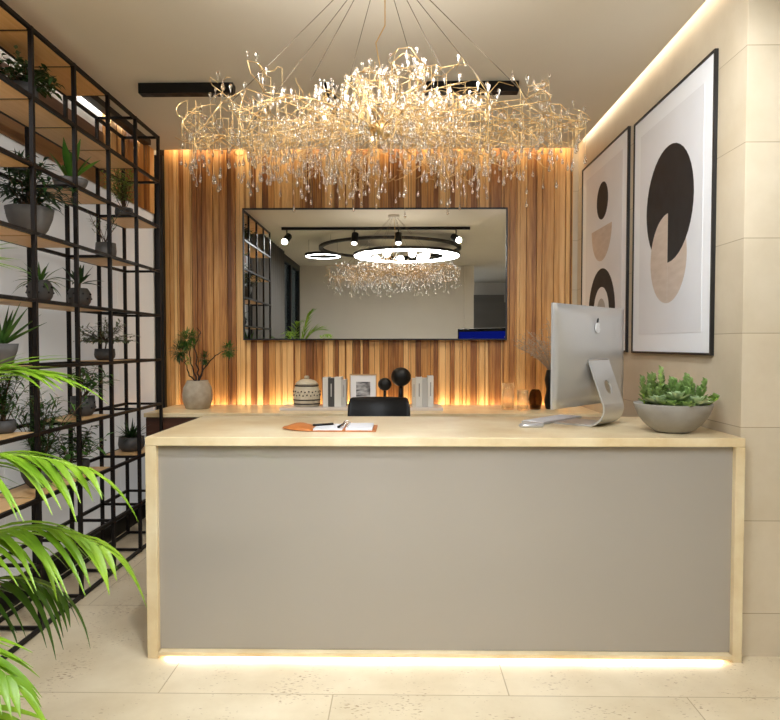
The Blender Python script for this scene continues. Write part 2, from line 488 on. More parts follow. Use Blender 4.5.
# ------------------------------------------------------------------ lamps behind / over the camera
def ring_lamp(label, X, Y, Z, ro, ri, m, lit=True):
    t = thing('ring_light', label, 'ceiling light', (X, Y, Z), 0, None)
    n = 64; vs = []; fs = []
    for r, z in ((ro, 0), (ro, 0.032), (ri, 0.032), (ri, 0)):
        vs += [(r*math.cos(2*PI*k/n), r*math.sin(2*PI*k/n), z) for k in range(n)]
    for i in range(4):
        for k in range(n): fs.append((i*n+k, i*n+(k+1)%n, ((i+1)%4)*n+(k+1)%n, ((i+1)%4)*n+k))
    MB().add(vs, fs, 0, False).build('housing', M['grey_body'], t)
    if lit:
        vs = []; fs = []
        for r in (ro - 0.012, ri + 0.012):
            for z in (-0.004, 0.001): vs += [(r*math.cos(2*PI*k/n), r*math.sin(2*PI*k/n), z) for k in range(n)]
        for a, b in ((0, 2), (2, 3), (3, 1), (1, 0)):
            for k in range(n): fs.append((a*n+k, a*n+(k+1)%n, b*n+(k+1)%n, b*n+k))
        MB().add(vs, fs, 0, False).build('diffuser', m, t)
    for k in range(3):
        a = 2*PI*k/3 + 0.4; rm = (ro + ri) / 2
        MB().tube([(rm*math.cos(a), rm*math.sin(a), 0.032), (rm*math.cos(a), rm*math.sin(a), CZ - Z - 0.003)], 0.0015, 5).build('cable', M['steel'], t)
    return t
ring_lamp('broad glowing ring light hanging lowest under the big dark ring', 0.085, 0.66, 2.30, 0.69, 0.47, M['ring'])
ring_lamp('large dark unlit hoop hanging over the glowing ring', -0.13, 0.66, 2.385, 0.92, 0.87, M['ring'], False)
ring_lamp('small glowing ring light hanging left of the large hoop', -1.0, 0.66, 2.30, 0.235, 0.185, M['ring_small'])
t = thing('track_light', 'black ceiling track with four cylindrical spotlights', 'track light', (-0.28, 1.66, CZ))
MB().box(-1.08, 1.08, -0.017, 0.017, -0.03, 0).build('track', M['black'], t)
def spot_lamp(name, loc, target, watts, angle, blend=0.6, size=0.03, col=(0.90, 0.95, 1.0), parent=None):
    l = bpy.data.lights.new(name, 'SPOT'); l.energy = watts; l.spot_size = angle; l.spot_blend = blend; l.shadow_soft_size = size; l.color = col
    o = bpy.data.objects.new(name, l); COL.objects.link(o)
    o.location = loc
    o.rotation_euler = (Vector(target) - Vector(loc)).to_track_quat('-Z', 'Y').to_euler()
    return o
for k, (xx, tg) in enumerate(((-1.02, (-1.40, 1.5, -1.2)), (-0.24, (-0.35, 0.75, -1.7)), (0.26, (0.3, 0.8, -1.7)), (0.92, (1.52, 1.44, -0.80)))):
    h = Vector((xx, 0, -0.13)); d = (Vector(tg) - h).normalized()
    hd = MB().tube([h - d * 0.065, h + d * 0.065], 0.04, 16, smooth=False).build('spot_head', M['black'], t)
    MB().tube([h + d * 0.0655, h + d * 0.068], 0.032, 16, smooth=False).build('lens', M['lens'], hd)
    MB().tube([(xx, 0, -0.03), (xx, 0, -0.09)], 0.008, 6).build('stem', M['black'], hd)
    wl = Vector((-0.28, 1.66, CZ)) + h + d * 0.08
    spot_lamp('spot_lamp', wl, wl + d, TRACK_W * (1.5 if k == 3 else 1), 1.4, 0.9, 0.03)

# linear downlights in the ceiling
def linear(label, X, Y, L, along):
    t = thing('linear_downlight', label, 'ceiling light', (X, Y, CZ), 0 if along == 'X' else PI / 2)
    h = MB().box(-L/2, L/2, -0.03, 0.03, -0.053, 0).build('housing', M['black'], t, 0.002)
    for k in range(5):
        x = -L/2 + L * (k + 0.5) / 5
        MB().lathe([(0.019, -0.0545), (0.019, -0.053), (0.019, -0.0525)], 14, (x, 0, 0), 0, False).build('lens', M['blackframe'], t)
    return t
linear('black linear downlight on the ceiling, the one over the shelf side', -1.105, 3.48, 0.49, 'X')
linear('black linear downlight on the ceiling, the one nearer the framed prints', 0.365, 3.48, 0.485, 'X')
linear('black linear downlight seen end-on between the two long ones', -0.37, 3.70, 0.49, 'Y')
def focus(loc, tg, w, ang, col=(1.0, 0.93, 0.82)):
    return spot_lamp('spot_lamp', loc, tg, w, ang, 0.9, 0.02, col)
for xx in (-1.28, -1.1, -0.93): focus((xx, 3.48, 2.44), (xx + 0.1, 4.4, 0.85), SPOT_W, 1.3)
for xx in (0.2, 0.365, 0.53): focus((xx, 3.48, 2.44), (xx + 0.05, 4.4, 0.85), SPOT_W, 1.3)

# ------------------------------------------------------------------ mirror
t = thing('wall_mirror', 'wide rectangular mirror in thin black frame on the slat wall', 'mirror', (-0.177, 4.655, 1.644))
W2, H2 = 0.924, 0.460
fr = MB()
for a in ((-W2, W2, -H2, -H2 + 0.010), (-W2, W2, H2 - 0.010, H2), (-W2, -W2 + 0.010, -H2 + 0.010, H2 - 0.010), (W2 - 0.010, W2, -H2 + 0.010, H2 - 0.010)):
    fr.box(a[0], a[1], 0.0, 0.03, a[2], a[3])
fr.build('frame', M['blackframe'], t)
MB().box(-W2 + 0.010, W2 - 0.010, 0.008, 0.014, -H2 + 0.010, H2 - 0.010).build('mirror_glass', M['mirror'], t)

# ------------------------------------------------------------------ framed prints on the right wall
def arc(cy, cz, r, a0, a1, n=40): return [(cy + r*math.cos(a0 + (a1-a0)*i/n), cz + r*math.sin(a0 + (a1-a0)*i/n)) for i in range(n + 1)]
def print_frame(label, y0, y1, z0, z1, shapes):
    c = ((y0 + y1) / 2, z0)
    t = thing('framed_print', label, 'wall art', (XW, c[0], c[1]))
    hw = (y1 - y0) / 2; H = z1 - z0; b = 0.010
    f = MB()
    f.box(-0.016, -0.001, -hw, hw, 0, b); f.box(-0.016, -0.001, -hw, hw, H - b, H)
    f.box(-0.016, -0.001, -hw, -hw + b, b, H - b); f.box(-0.016, -0.001, hw - b, hw, b, H - b)
    f.build('frame', M['blackframe'], t)
    MB().box(-0.0105, -0.003, -hw + b, hw - b, b, H - b).build('mount', M['mat_board'], t)
    mg = 0.095
    p = MB().box(-0.0115, -0.0106, -hw + mg, hw - mg, mg, H - mg).build('print', M['print'], t)
    for i, (nm, poly, m, lift) in enumerate(shapes):
        q = [(a - c[0], b_ - c[1]) for a, b_ in poly]
        MB().prism(q, (-0.0117 - 0.0004*lift, 0, 0), (0, 1, 0), (0, 0, 1), (-0.0003, 0, 0)).build(nm, M[m], p)
cy = 3.10
print_frame('large framed print of black disc over beige disc, nearer the wall corner', 2.655, 3.558, 1.108, 2.308, [
    ('black_disc', arc(cy, 1.797, 0.268, 0, 2*PI)[:-1], 'print_black', 1),
    ('beige_half_disc', arc(cy, 1.55, 0.206, -PI/2, PI/2), 'print_beige', 2),
    ('beige_half_disc', arc(cy, 1.55, 0.206, PI/2, 1.5*PI), 'print_beige', 0)])
print_frame('framed print of small black disc, beige bowl and black arch, beside the slat wall', 3.645, 4.552, 1.11, 2.33, [
    ('black_disc', arc(4.106, 2.03, 0.113, 0, 2*PI)[:-1], 'print_black', 0),
    ('beige_half_disc', arc(4.12, 1.868, 0.203, PI, 2*PI), 'print_beige', 0),
    ('black_arch', arc(4.11, 1.35, 0.268, 0, PI) + arc(4.11, 1.35, 0.155, PI, 0), 'print_black', 0),
    ('grey_half_disc', arc(4.11, 1.35, 0.085, 0, PI), 'print_grey', 0)])

# ------------------------------------------------------------------ back counter
t = thing('back_counter', 'low stone topped counter with dark brown front along the slat wall', 'counter', (0, 4.05, 0))
MB().box(-1.575, XW - 0.004, 0, 0.592, 0.706, 0.731).build('worktop', M['stone'], t, 0.002)
MB().box(-1.57, XW - 0.006, 0.03, 0.590, 0.09, 0.706).build('body', M['walnut'], t)
MB().box(-1.55, XW - 0.02, 0.07, 0.60, 0, 0.09).build('plinth', M['black'], t)
for k in range(5):
    x0 = -1.566 + k * 0.5612
    MB().box(x0, x0 + 0.557, 0.012, 0.03, 0.095, 0.700).build('door', M['walnut'], t, 0.001)

# ------------------------------------------------------------------ reception desk
DF, DB = 2.39, 3.106
t = thing('reception_desk', 'large reception desk with cream stone frame and glossy taupe glass front', 'desk', (0.155, DF, 0))
L0, L1 = -0.926 - 0.155, 1.238 - 0.155
MB().box(L0, L1, 0, DB - DF, 0.784, 0.816).build('top', M['stone'], t, 0.002)
MB().box(L0, L0 + 0.040, 0, DB - DF, 0, 0.784).build('side_panel', M['stone'], t, 0.0015)
MB().box(L1 - 0.034, L1, 0, DB - DF, 0, 0.784).build('side_panel', M['stone'], t, 0.0015)
MB().box(L0 + 0.040, L1 - 0.034, 0.022, 0.034, 0.028, 0.784).build('front_panel', M['taupe_glass'], t, 0.001)
MB().box(L0 + 0.040, L1 - 0.034, 0.034, 0.06, 0.02, 0.784).build('back_panel', M['walnut'], t)
MB().box(L0 + 0.043, L1 - 0.037, -0.006, 0.034, 0.012, 0.027).build('base_rail', M['stone'], t, 0.001)
MB().box(L0 + 0.040, L1 - 0.034, 0.40, 0.42, 0.20, 0.784).build('modesty_panel', M['walnut'], t)

# ------------------------------------------------------------------ office chair behind the desk
t = thing('office_chair', 'black leather office chair tucked behind the reception desk', 'chair', (-0.115, 3.50, 0))
bk = MB()
n = 14; vs = []; fs = []
for j in range(9):
    z = 0.46 + 0.405 * j / 8
    e = 1.0 if j not in (0, 8) else 0.93
    for i in range(n + 1):
        u = i / n * 2 - 1
        xx = 0.172 * u * e; yy = 0.16 - 0.05 * (u * u) - 0.03 * math.sin(j / 8 * PI) + 0.03 * j / 8
        th = 0.032 * (1 - 0.55 * abs(u) ** 4) * (0.75 if j in (0, 8) else 1)
        vs += [(xx, yy - th, z), (xx, yy + th, z)]
w = (n + 1) * 2
for j in range(8):
    for i in range(n):
        a = j*w + 2*i
        fs += [(a, a+2, a+2+w, a+w), (a+1, a+1+w, a+3+w, a+3)]
    fs += [(j*w, j*w+w, j*w+w+1, j*w+1), (j*w+2*n, j*w+2*n+1, j*w+w+2*n+1, j*w+w+2*n)]
for i in range(n):
    fs += [(2*i, 2*i+1, 2*i+3, 2*i+2), (8*w+2*i, 8*w+2*i+2, 8*w+2*i+3, 8*w+2*i+1)]
bk.add(vs, fs, 0, True)
o = bk.build('backrest', M['chair_leather'], t); sb = o.modifiers.new('sub', 'SUBSURF'); sb.levels = 2; sb.render_levels = 2
o = MB().box(-0.23, 0.23, -0.25, 0.19, 0.40, 0.47).build('seat', M['chair_leather'], t, 0.03)
MB().tube([(0, 0, 0.08), (0, 0, 0.40)], [0.03, 0.022], 12).build('column', M['chrome'], t)
for k in range(5):
    a = 2*PI*k/5 + 0.3
    lg = MB().tube([(0, 0, 0.10), (0.22*math.cos(a), 0.22*math.sin(a), 0.075)], [0.024, 0.016], 8).build('leg', M['chrome'], t)
    MB().lathe([(0.026, 0.0), (0.03, 0.02), (0.02, 0.055)], 12, (0.22*math.cos(a), 0.22*math.sin(a), 0)).build('caster', M['black'], lg)
MB().tube([(0, 0.15, 0.40), (0, 0.235, 0.44), (0, 0.23, 0.62)], 0.014, 8).build('bracket', M['chrome'], t)

# ------------------------------------------------------------------ plant shelf
XS, XR = -1.445, -1.655
LEV = [2.387 - 0.2652 * k for k in range(9)] + [0.011]
PY = [3.99 - 0.3425 * k for k in range(7)]
sh = thing('plant_shelf', 'tall black steel shelf grid with oak boards full of potted plants', 'shelf', (-1.55, 2.96, 0))
ox, oy = 1.55, -2.96
r = 0.0082
for y in PY:
    MB().box(XS - r + ox, XS + r + ox, y - r + oy, y + r + oy, 0, LEV[0] + r).build('post', M['steel'], sh)
    MB().box(XR - r + ox, XR + r + ox, y - r + oy, y + r + oy, 0, LEV[0] + r).build('post', M['steel'], sh)
for z in LEV:
    for X in (XS, XR):
        MB().box(X - r*0.9 + ox, X + r*0.9 + ox, PY[-1] + oy, PY[0] + oy, z - r*0.9, z + r*0.9).build('rail', M['steel'], sh)
    for y in PY:
        MB().box(XR + ox + r, XS + ox - r, y - r*0.8 + oy, y + r*0.8 + oy, z - r*0.8, z + r*0.8).build('crossbar', M['steel'], sh)
BOARDS = {0: (2,3,4,5), 1: (1,2,3,4,5), 2: (0,2,4,5), 3: (1,3,4), 4: (2,3,4), 5: (1,4), 6: (2,4,5), 7: (0,2,3,4)}
for k, bays in BOARDS.items():
    for b in bays:
        MB().box(XR + ox + 0.012, XS + ox - 0.010, PY[b+1] + oy + 0.010, PY[b] + oy - 0.010, LEV[k] - 0.009, LEV[k] + 0.009).build('board', M['oak'], sh)
def ztop(k): return LEV[k] + 0.0096

# ------------------------------------------------------------------ plants
def soil_disc(r, z): return MB().lathe([(r, z - 0.006), (r*0.98, z), (r*0.5, z + 0.003)], 20)
def pot(t, kind, r, h, m, dots=0):
    if kind == 'cup': prof = [(r*0.62, 0), (r*0.72, h*0.03), (r*0.95, h*0.25), (r, h*0.5), (r*0.94, h), (r*0.86, h), (r*0.86, h*0.9), (r*0.3, h*0.86)]
    elif kind == 'cone': prof = [(r*0.7, 0), (r*0.73, h*0.02), (r, h), (r*0.93, h), (r*0.9, h*0.88), (r*0.3, h*0.85)]
    elif kind == 'bowl': prof = [(r*0.45, 0), (r*0.5, h*0.02), (r*0.74, h*0.28), (r*0.92, h*0.65), (r, h), (r*0.94, h), (r*0.88, h*0.85), (r*0.3, h*0.82)]
    elif kind == 'globe': prof = [(r*0.6, 0), (r*0.72, h*0.04), (r*0.93, h*0.25), (r, h*0.48), (r*0.9, h*0.8), (r*0.72, h*0.97), (r*0.68, h), (r*0.62, h), (r*0.62, h*0.9), (r*0.2, h*0.88)]
    p = MB().lathe(prof, 28).build('pot', m, t)
    if dots:
        d = MB()
        for k in range(dots):
            for row, zz in ((0, 0.68), (1, 0.42)):
                a = 2*PI*(k + 0.5*row)/dots
                d.ball((r*0.975*math.cos(a), r*0.975*math.sin(a), h*zz), r*0.09, 8, 5)
        d.build('dimples', M['dimple'], p)
    soil_disc(prof[-3][0]*0.98, h*0.9).build('soil', M['soil'], t)
    return h * 0.9
def dirv(az, el): return Vector((math.cos(az)*math.cos(el), math.sin(az)*math.cos(el), math.sin(el)))
def rosette(z, n, L, W, el0, el1, droop, rg, fold=0.3, peak=0.3, r0=0.01):
    mb = MB()
    for k in range(n):
        f = k / max(1, n - 1)
        az = k * 2.39996 + rnd(rg, -0.2, 0.2)
        el = el0 + (el1 - el0) * f + rnd(rg, -0.1, 0.1)
        l = L * rnd(rg, 0.75, 1.1)
        mb.leaf((r0*math.cos(az), r0*math.sin(az), z), dirv(az, el), l, W, droop * (1 - 0.5*f), 6, fold, peak=peak)
    return mb
def bushy(z, stems, H, spread, leafL, leafW, rg, per=9, el=(0.9, 1.45), stemr=0.0022, droop=0.25, start=0.25):
    fo = MB(); sm = MB()
    for s in range(stems):
        az = rnd(rg, 0, 2*PI); e = rnd(rg, *el); h = H * rnd(rg, 0.65, 1.05)
        d = dirv(az, e); d.x *= spread; d.y *= spread; d.normalize()
        pts = []; p = Vector((rnd(rg,-.012,.012), rnd(rg,-.012,.012), z))
        for i in range(6):
            pts.append(p.copy()); p = p + d * h / 5
            d = (d + Vector((rnd(rg,-.18,.18), rnd(rg,-.18,.18), -0.03))).normalized()
        sm.tube(pts, [stemr*(1 - 0.12*i) for i in range(6)], 5)
        for k in range(per):
            f = start + (1 - start) * (k + rg.random()) / per
            i = min(4, int(f * 5)); q = pts[i].lerp(pts[i+1], f*5 - i)
            a2 = rnd(rg, 0, 2*PI)
            dd = (dirv(a2, rnd(rg, -0.2, 0.7)) + d * 0.5)
            fo.leaf(q, dd, leafL * rnd(rg, 0.6, 1.1), leafW * rnd(rg, 0.8, 1.1), droop, 3, 0.2)
    return fo, sm
def plant(name, label, px, k, make, X=-1.55, Y=None, group=None, z=None):
    t = thing(name, label, 'potted plant', (X, Y, ztop(k) if z is None else z))
    make(t)
    return t
R = random.Random
def mk(kind, r, h, pm, fol, dots=0):
    def f(t):
        z = pot(t, kind, r, h, M[pm], dots)
        for nm, mb, m in fol(z): mb.build(nm, M[m], t)
    return f
# level 1
def f(z):
    a, b = bushy(z, 22, 0.16, 1.6, 0.045, 0.026, R(1), 12, (0.1, 1.2), droop=0.6, start=0.1)
    c, d = bushy(z, 7, 0.17, 1.2, 0.026, 0.018, R(2), 7, (0.6, 1.4), droop=0.1, start=0.5)
    return [('foliage', a, 'leaf_dark'), ('stems', b, 'bark'), ('pale_foliage', c, 'leaf_grey')]
plant('bushy_potted_plant', 'dark bushy plant with pale sprigs on the highest planted board', 25, 1, mk('cup', 0.06, 0.09, 'potdark', f), Y=2.76, X=-1.56)
# level 2
plant('snake_plant', 'plant with tall broad upright leaves in shallow grey bowl on shelf', 73, 2,
      mk('bowl', 0.078, 0.06, 'potgrey', lambda z: [('foliage', rosette(z, 9, 0.19, 0.036, 0.75, 1.5, 0.10, R(4), 0.35, 0.55), 'leaf_lush')]), Y=3.13)
def f(z):
    a, b = bushy(z, 16, 0.25, 1.1, 0.05, 0.012, R(5), 20, (0.9, 1.5), droop=0.5)
    return [('foliage', a, 'leaf_lime'), ('stems', b, 'bark')]
plant('fern', 'airy light green fern on the board at the far end of the shelf', 122, 2, mk('cup', 0.05, 0.05, 'potdark', f), Y=3.74)
plant('small_potted_plant', 'small plant in brown pot above the grey bowl of bamboo palm', 33, 2,
      mk('cup', 0.035, 0.06, 'potdark', lambda z: [('foliage', rosette(z, 8, 0.06, 0.012, 0.3, 1.4, 0.3, R(6)), 'leaf_dark')]), Y=2.79, X=-1.60)
# level 3
def f(z):
    a, b = bushy(z, 20, 0.24, 1.5, 0.09, 0.019, R(7), 14, (0.7, 1.5), droop=0.5, start=0.3)
    return [('foliage', a, 'leaf_dark'), ('stems', b, 'bark')]
plant('bamboo_palm', 'bushy bamboo palm in large mid grey bowl on shelf', 30, 3, mk('bowl', 0.094, 0.12, 'potgrey', f), Y=2.78)
def f(z):
    a, b = bushy(z, 12, 0.19, 1.4, 0.03, 0.008, R(8), 7, (0.8, 1.4), droop=0.2, start=0.6)
    return [('foliage', a, 'leaf_grey'), ('stems', b, 'bark')]
plant('wispy_potted_plant', 'thin wispy stems in round dark pot below the fern', 108, 3, mk('cup', 0.053, 0.085, 'potgrey', f), Y=3.50)
# level 4
plant('spider_plant', 'arching spiky plant in dimpled dark pot, nearer of the two on that board', 39, 4,
      mk('globe', 0.053, 0.092, 'potdark', lambda z: [('foliage', rosette(z, 26, 0.12, 0.013, 0.0, 1.3, 0.7, R(9)), 'leaf_mid')], 8), Y=2.85)
def f(z):
    return [('foliage', rosette(z + 0.03, 12, 0.11, 0.026, 0.2, 1.35, 0.3, R(10)), 'leaf_dark'),
            ('stems', MB().tube([(0,0,z-.01),(0.003,0,z+.04)], 0.006, 6), 'bark')]
plant('dracaena', 'broad leaved dark plant in dimpled dark pot beside the spider plant', 80, 4, mk('globe', 0.055, 0.088, 'potdark', f, 8), Y=3.20)
# level 5
plant('aloe', 'aloe with thick pointed leaves in grey pot at the frame edge', 0, 5,
      mk('bowl', 0.062, 0.085, 'potgrey', lambda z: [('foliage', rosette(z, 13, 0.20, 0.024, 0.5, 1.45, 0.05, R(12), 0.6, 0.15), 'leaf_mid')]), Y=2.56)
def f(z):
    a, b = bushy(z + 0.04, 40, 0.17, 1.5, 0.032, 0.010, R(13), 16, (0.1, 1.3), droop=0.3, start=0.3)
    b.tube([(0, 0, z - .01), (0.006, 0.004, z + .03), (0, 0, z + 0.06)], 0.004, 6)
    return [('foliage', a, 'leaf_grey'), ('stems', b, 'bark')]
plant('shrub', 'feathery grey green shrub on thin trunk in dark pot on shelf', 102, 5, mk('cup', 0.052, 0.06, 'potdark', f), Y=3.47)
# level 6
def f(z):
    a, b = bushy(z, 12, 0.19, 1.1, 0.075, 0.022, R(14), 10, (0.7, 1.5), droop=0.4, start=0.35)
    return [('foliage', a, 'leaf_mid'), ('stems', b, 'bark')]
plant('leafy_potted_plant', 'light green leafy plant in dimpled black pot behind the palm tips', 82, 6, mk('cup', 0.058, 0.095, 'potdark', f, 8), Y=3.22)
def f(z):
    a, b = bushy(z, 18, 0.24, 0.8, 0.05, 0.009, R(15), 30, (1.0, 1.5), droop=0.3, start=0.1)
    return [('foliage', a, 'leaf_mid'), ('stems', b, 'bark')]
plant('feathery_potted_plant', 'small feathery plant at the frame edge above the palm', 6, 6, mk('cup', 0.045, 0.05, 'potdark', f), Y=2.57)
# level 7
def f(z):
    a, b = bushy(z, 26, 0.38, 0.75, 0.06, 0.010, R(16), 34, (1.0, 1.5), droop=0.3, start=0.05)
    return [('foliage', a, 'leaf_mid'), ('stems', b, 'bark')]
plant('bamboo', 'tall feathery bamboo in dark bowl behind the palm fronds', 40, 7, mk('bowl', 0.075, 0.08, 'potdark', f), Y=2.82)
def f(z):
    a, b = bushy(z, 10, 0.16, 1.2, 0.06, 0.024, R(17), 8, (0.4, 1.4), droop=0.5, start=0.3)
    return [('foliage', a, 'leaf_mid'), ('stems', b, 'bark')]
plant('pale_potted_plant', 'green leafy plant in pale whitish pot low on the shelf', 62, 7, mk('cone', 0.042, 0.07, 'potwhite', f), Y=3.04, X=-1.52)
def f(z):
    a, b = bushy(z, 11, 0.20, 1.1, 0.065, 0.026, R(18), 9, (0.5, 1.5), droop=0.5, start=0.35)
    return [('foliage', a, 'leaf_mid'), ('stems', b, 'bark')]
plant('broadleaf_potted_plant', 'open leafy plant below the dimpled black pot', 88, 7, mk('cup', 0.05, 0.05, 'potdark', f), Y=3.21, X=-1.57)
plant('agave', 'dark spiky agave in charcoal bowl beside the desk corner', 128, 7,
      mk('cup', 0.073, 0.082, 'potdark', lambda z: [('foliage', rosette(z, 34, 0.115, 0.014, 0.1, 1.4, 0.12, R(19), 0.4, 0.2), 'leaf_dark')]), Y=3.80)

# ------------------------------------------------------------------ foreground palm
pt = thing('areca_palm', 'bright green palm with long drooping fronds in front of the shelf', 'palm', (-1.25, 1.42, 0))
MB().lathe([(0.13, 0), (0.14, 0.01), (0.175, 0.32), (0.16, 0.32), (0.155, 0.28), (0.05, 0.27)], 32).build('pot', M['concrete'], pt)
soil_disc(0.15, 0.285).build('soil', M['soil'], pt)
def bez(p, t):
    a = [Vector(q) for q in p]
    while len(a) > 1: a = [a[i].lerp(a[i+1], t) for i in range(len(a) - 1)]
    return a[0]
def frond(p, n, LL, W, m, seed, droop=0.55, start=0.35, fwd=0.7, width_side=1.0):
    rg = R(seed); base = Vector((-1.25, 1.42, 0))
    p = [Vector(q) - base for q in p]
    N = 16
    pts = [bez(p, i / N) for i in range(N + 1)]
    fr = MB().tube(pts, [0.0065 * (1 - 0.8 * i / N) for i in range(N + 1)], 6).build('frond', M['rachis'], pt)
    lf = MB()
    for k in range(n):
        f = start + (1 - start) * (k + 0.5) / n
        q = bez(p, f); tg = (bez(p, min(1, f + 0.02)) - bez(p, f - 0.02)).normalized()
        sd = tg.cross(Vector((0, 0, 1)))
        if sd.length < 0.1: sd = Vector((0, 1, 0))
        sd.normalize()
        prof = math.sin(PI * (0.22 + 0.72 * (k + 0.5) / n)) ** 0.7
        for sgn in (-1, 1):
            d = tg * (fwd + 0.5 * f) + sd * sgn * width_side * rnd(rg, 0.5, 0.85) + Vector((0, 0, rnd(rg, 0.0, 0.3)))
            lf.leaf(q, d, LL * prof * rnd(rg, 0.85, 1.1), W * rnd(rg, 0.85, 1.1), droop * rnd(rg, 0.8, 1.25), 7, 0.28, peak=0.3)
    lf.leaf(pts[-1], pts[-1] - pts[-2], LL * 0.6, W * 0.8, droop, 6, 0.25, peak=0.3)
    lf.build('leaflets', M[m], fr)
B0 = (-1.25, 1.42, 0.28)
frond([B0, (-1.22, 1.42, 0.95), (-1.02, 1.42, 1.13), (-0.76, 1.42, 1.085)], 19, 0.25, 0.020, 'leaf_palm', 1, 0.30, 0.35, 0.8, 0.8)
frond([B0, (-1.20, 1.40, 0.80), (-1.0, 1.38, 1.00), (-0.66, 1.38, 0.89)], 19, 0.27, 0.020, 'leaf_palm', 2, 0.6, 0.35, 0.75, 0.85)
frond([B0, (-1.15, 1.42, 0.62), (-0.93, 1.45, 0.85), (-0.64, 1.42, 0.71)], 20, 0.27, 0.020, 'leaf_palm', 3, 0.72, 0.35, 0.75, 0.85)
frond([B0, (-1.15, 1.48, 0.50), (-0.96, 1.50, 0.70), (-0.78, 1.50, 0.58)], 12, 0.25, 0.015, 'leaf_palm_dark', 4, 0.95, 0.4, 0.6, 0.7)
frond([B0, (-1.12, 1.32, 0.50), (-0.90, 1.20, 0.70), (-0.68, 1.14, 0.56)], 15, 0.21, 0.018, 'leaf_palm', 5, 0.4, 0.35, 0.9, 0.7)
frond([B0, (-1.12, 1.32, 0.35), (-0.92, 1.22, 0.54), (-0.70, 1.16, 0.46)], 14, 0.21, 0.018, 'leaf_palm', 15, 0.4, 0.35, 0.9, 0.7)
frond([B0, (-1.25, 1.42, 1.1), (-1.12, 1.42, 1.34), (-0.92, 1.42, 1.33)], 12, 0.22, 0.018, 'leaf_palm', 6, 0.2, 0.5, 0.9, 0.5)
frond([B0, (-1.15, 1.25, 0.55), (-0.85, 1.0, 0.62), (-0.48, 0.86, 0.34)], 16, 0.24, 0.02, 'leaf_palm', 21, 0.5)
frond([B0, (-1.20, 1.20, 0.45), (-1.0, 0.85, 0.62), (-0.72, 0.72, 0.42)], 16, 0.24, 0.02, 'leaf_palm', 22, 0.5)
frond([B0, (-1.30, 1.30, 1.0), (-1.35, 1.1, 1.42), (-1.4, 0.85, 1.30)], 14, 0.22, 0.02, 'leaf_palm', 7)
frond([B0, (-1.28, 1.46, 0.9), (-1.24, 1.56, 1.40), (-1.16, 1.66, 1.42)], 13, 0.18, 0.02, 'leaf_palm', 8, 0.4)
frond([B0, (-1.12, 1.25, 0.9), (-1.02, 1.0, 1.35), (-0.92, 0.78, 1.28)], 14, 0.2, 0.02, 'leaf_palm', 9)
frond([B0, (-1.38, 1.40, 0.8), (-1.5, 1.30, 1.30), (-1.58, 1.2, 1.25)], 10, 0.12, 0.02, 'leaf_palm_dark', 10)
frond([B0, (-1.22, 1.40, 1.0), (-1.12, 1.44, 1.5), (-1.04, 1.44, 1.55)], 12, 0.18, 0.02, 'leaf_palm', 11, 0.4)

# ------------------------------------------------------------------ chandelier
ch = thing('branch_chandelier', 'wide branching gold chandelier hung with clear crystal drops over the desk', 'chandelier', (-0.065, 2.36, 1.905))
rg = R(21)
twig_ends = []
def limb(mb, p, d, L, r, depth, cap=0.10):
    n = 6 if depth == 2 else 5 if depth == 1 else 4; pts = [p.copy()]; q = p.copy(); dd = d.normalized()
    jt = (0.45, 0.42, 0.16)[depth]
    for i in range(n):
        dd = (dd + Vector((rnd(rg,-jt,jt), rnd(rg,-jt,jt), rnd(rg,-jt,jt)*0.7))).normalized()
        rr = math.hypot(q.x, q.y / 0.68)
        if q.z > cap - 0.05 * rr / 0.7: dd.z -= 0.8
        if q.z < -0.10 + 0.03 * rr / 0.7: dd.z += 0.8
        if rr > 0.69: dd.x -= 0.7 * q.x / rr; dd.y -= 0.7 * q.y / rr
        dd.normalize()
        q = q + dd * L / n
        pts.append(q.copy())
    mb.tube(pts, [r * (1 - 0.10 * i) for i in range(n + 1)], 5 if depth > 1 else 4)
    if depth > 0:
        for k in range((0, 5, 8)[depth]):
            i = rg.randint(1, n)
            s = dd.cross(Vector((0, 0, 1)))
            s = s.normalized() * rg.choice((-1, 1)) if s.length > 0.1 else Vector((1, 0, 0))
            nd = dd * rnd(rg, 0.3, 0.9) + s * rnd(rg, 0.2, 1.0) + Vector((0, 0, rnd(rg, -0.6, 0.6)))
            limb(mb, pts[i], nd, L * rnd(rg, 0.26, 0.46), r * 0.66, depth - 1, cap)
    if depth < 2:
        for i in ((1, 2, 3, 4) if depth == 1 else (2, 4)): twig_ends.append(pts[i])
NB = 28
for k in range(NB):
    az = 2*PI*k/NB + rnd(rg, -0.1, 0.1)
    el = rnd(rg, -0.16, 0.16); cap = 0.10
    L = rnd(rg, 0.52, 0.70)
    if k % 7 == 0: el = rnd(rg, 0.5, 0.9); L = rnd(rg, 0.22, 0.30); cap = 0.22
    mb = MB()
    d0 = dirv(az, el); d0.y *= 0.68
    limb(mb, Vector((0.02*math.cos(az), 0.02*math.sin(az), 0)), d0, L * (0.72 + 0.28 * abs(math.cos(az))), 0.0027, 2, cap)
    mb.build('branch', M['gold'], ch)
MB().ball((0,0,0), 0.035, 16, 10).build('hub', M['gold'], ch)
def drop_geo(mb, p, s, up=False):
    prof = [(0.0006, 0.015), (0.0012, 0.008), (0.0034, -0.001), (0.0062, -0.009), (0.0060, -0.014), (0.0035, -0.0185), (0.0006, -0.020)]
    sg = -1 if up else 1
    mb.lathe([(a*s, b*s*sg) for a, b in prof], 7, p)
one = MB(); drop_geo(one, (0, 0, 0), 1.0); dm = one.mesh('crystal_drop'); dm.materials.append(M['crystal'])
rest = MB(); wires = MB(); cand = []
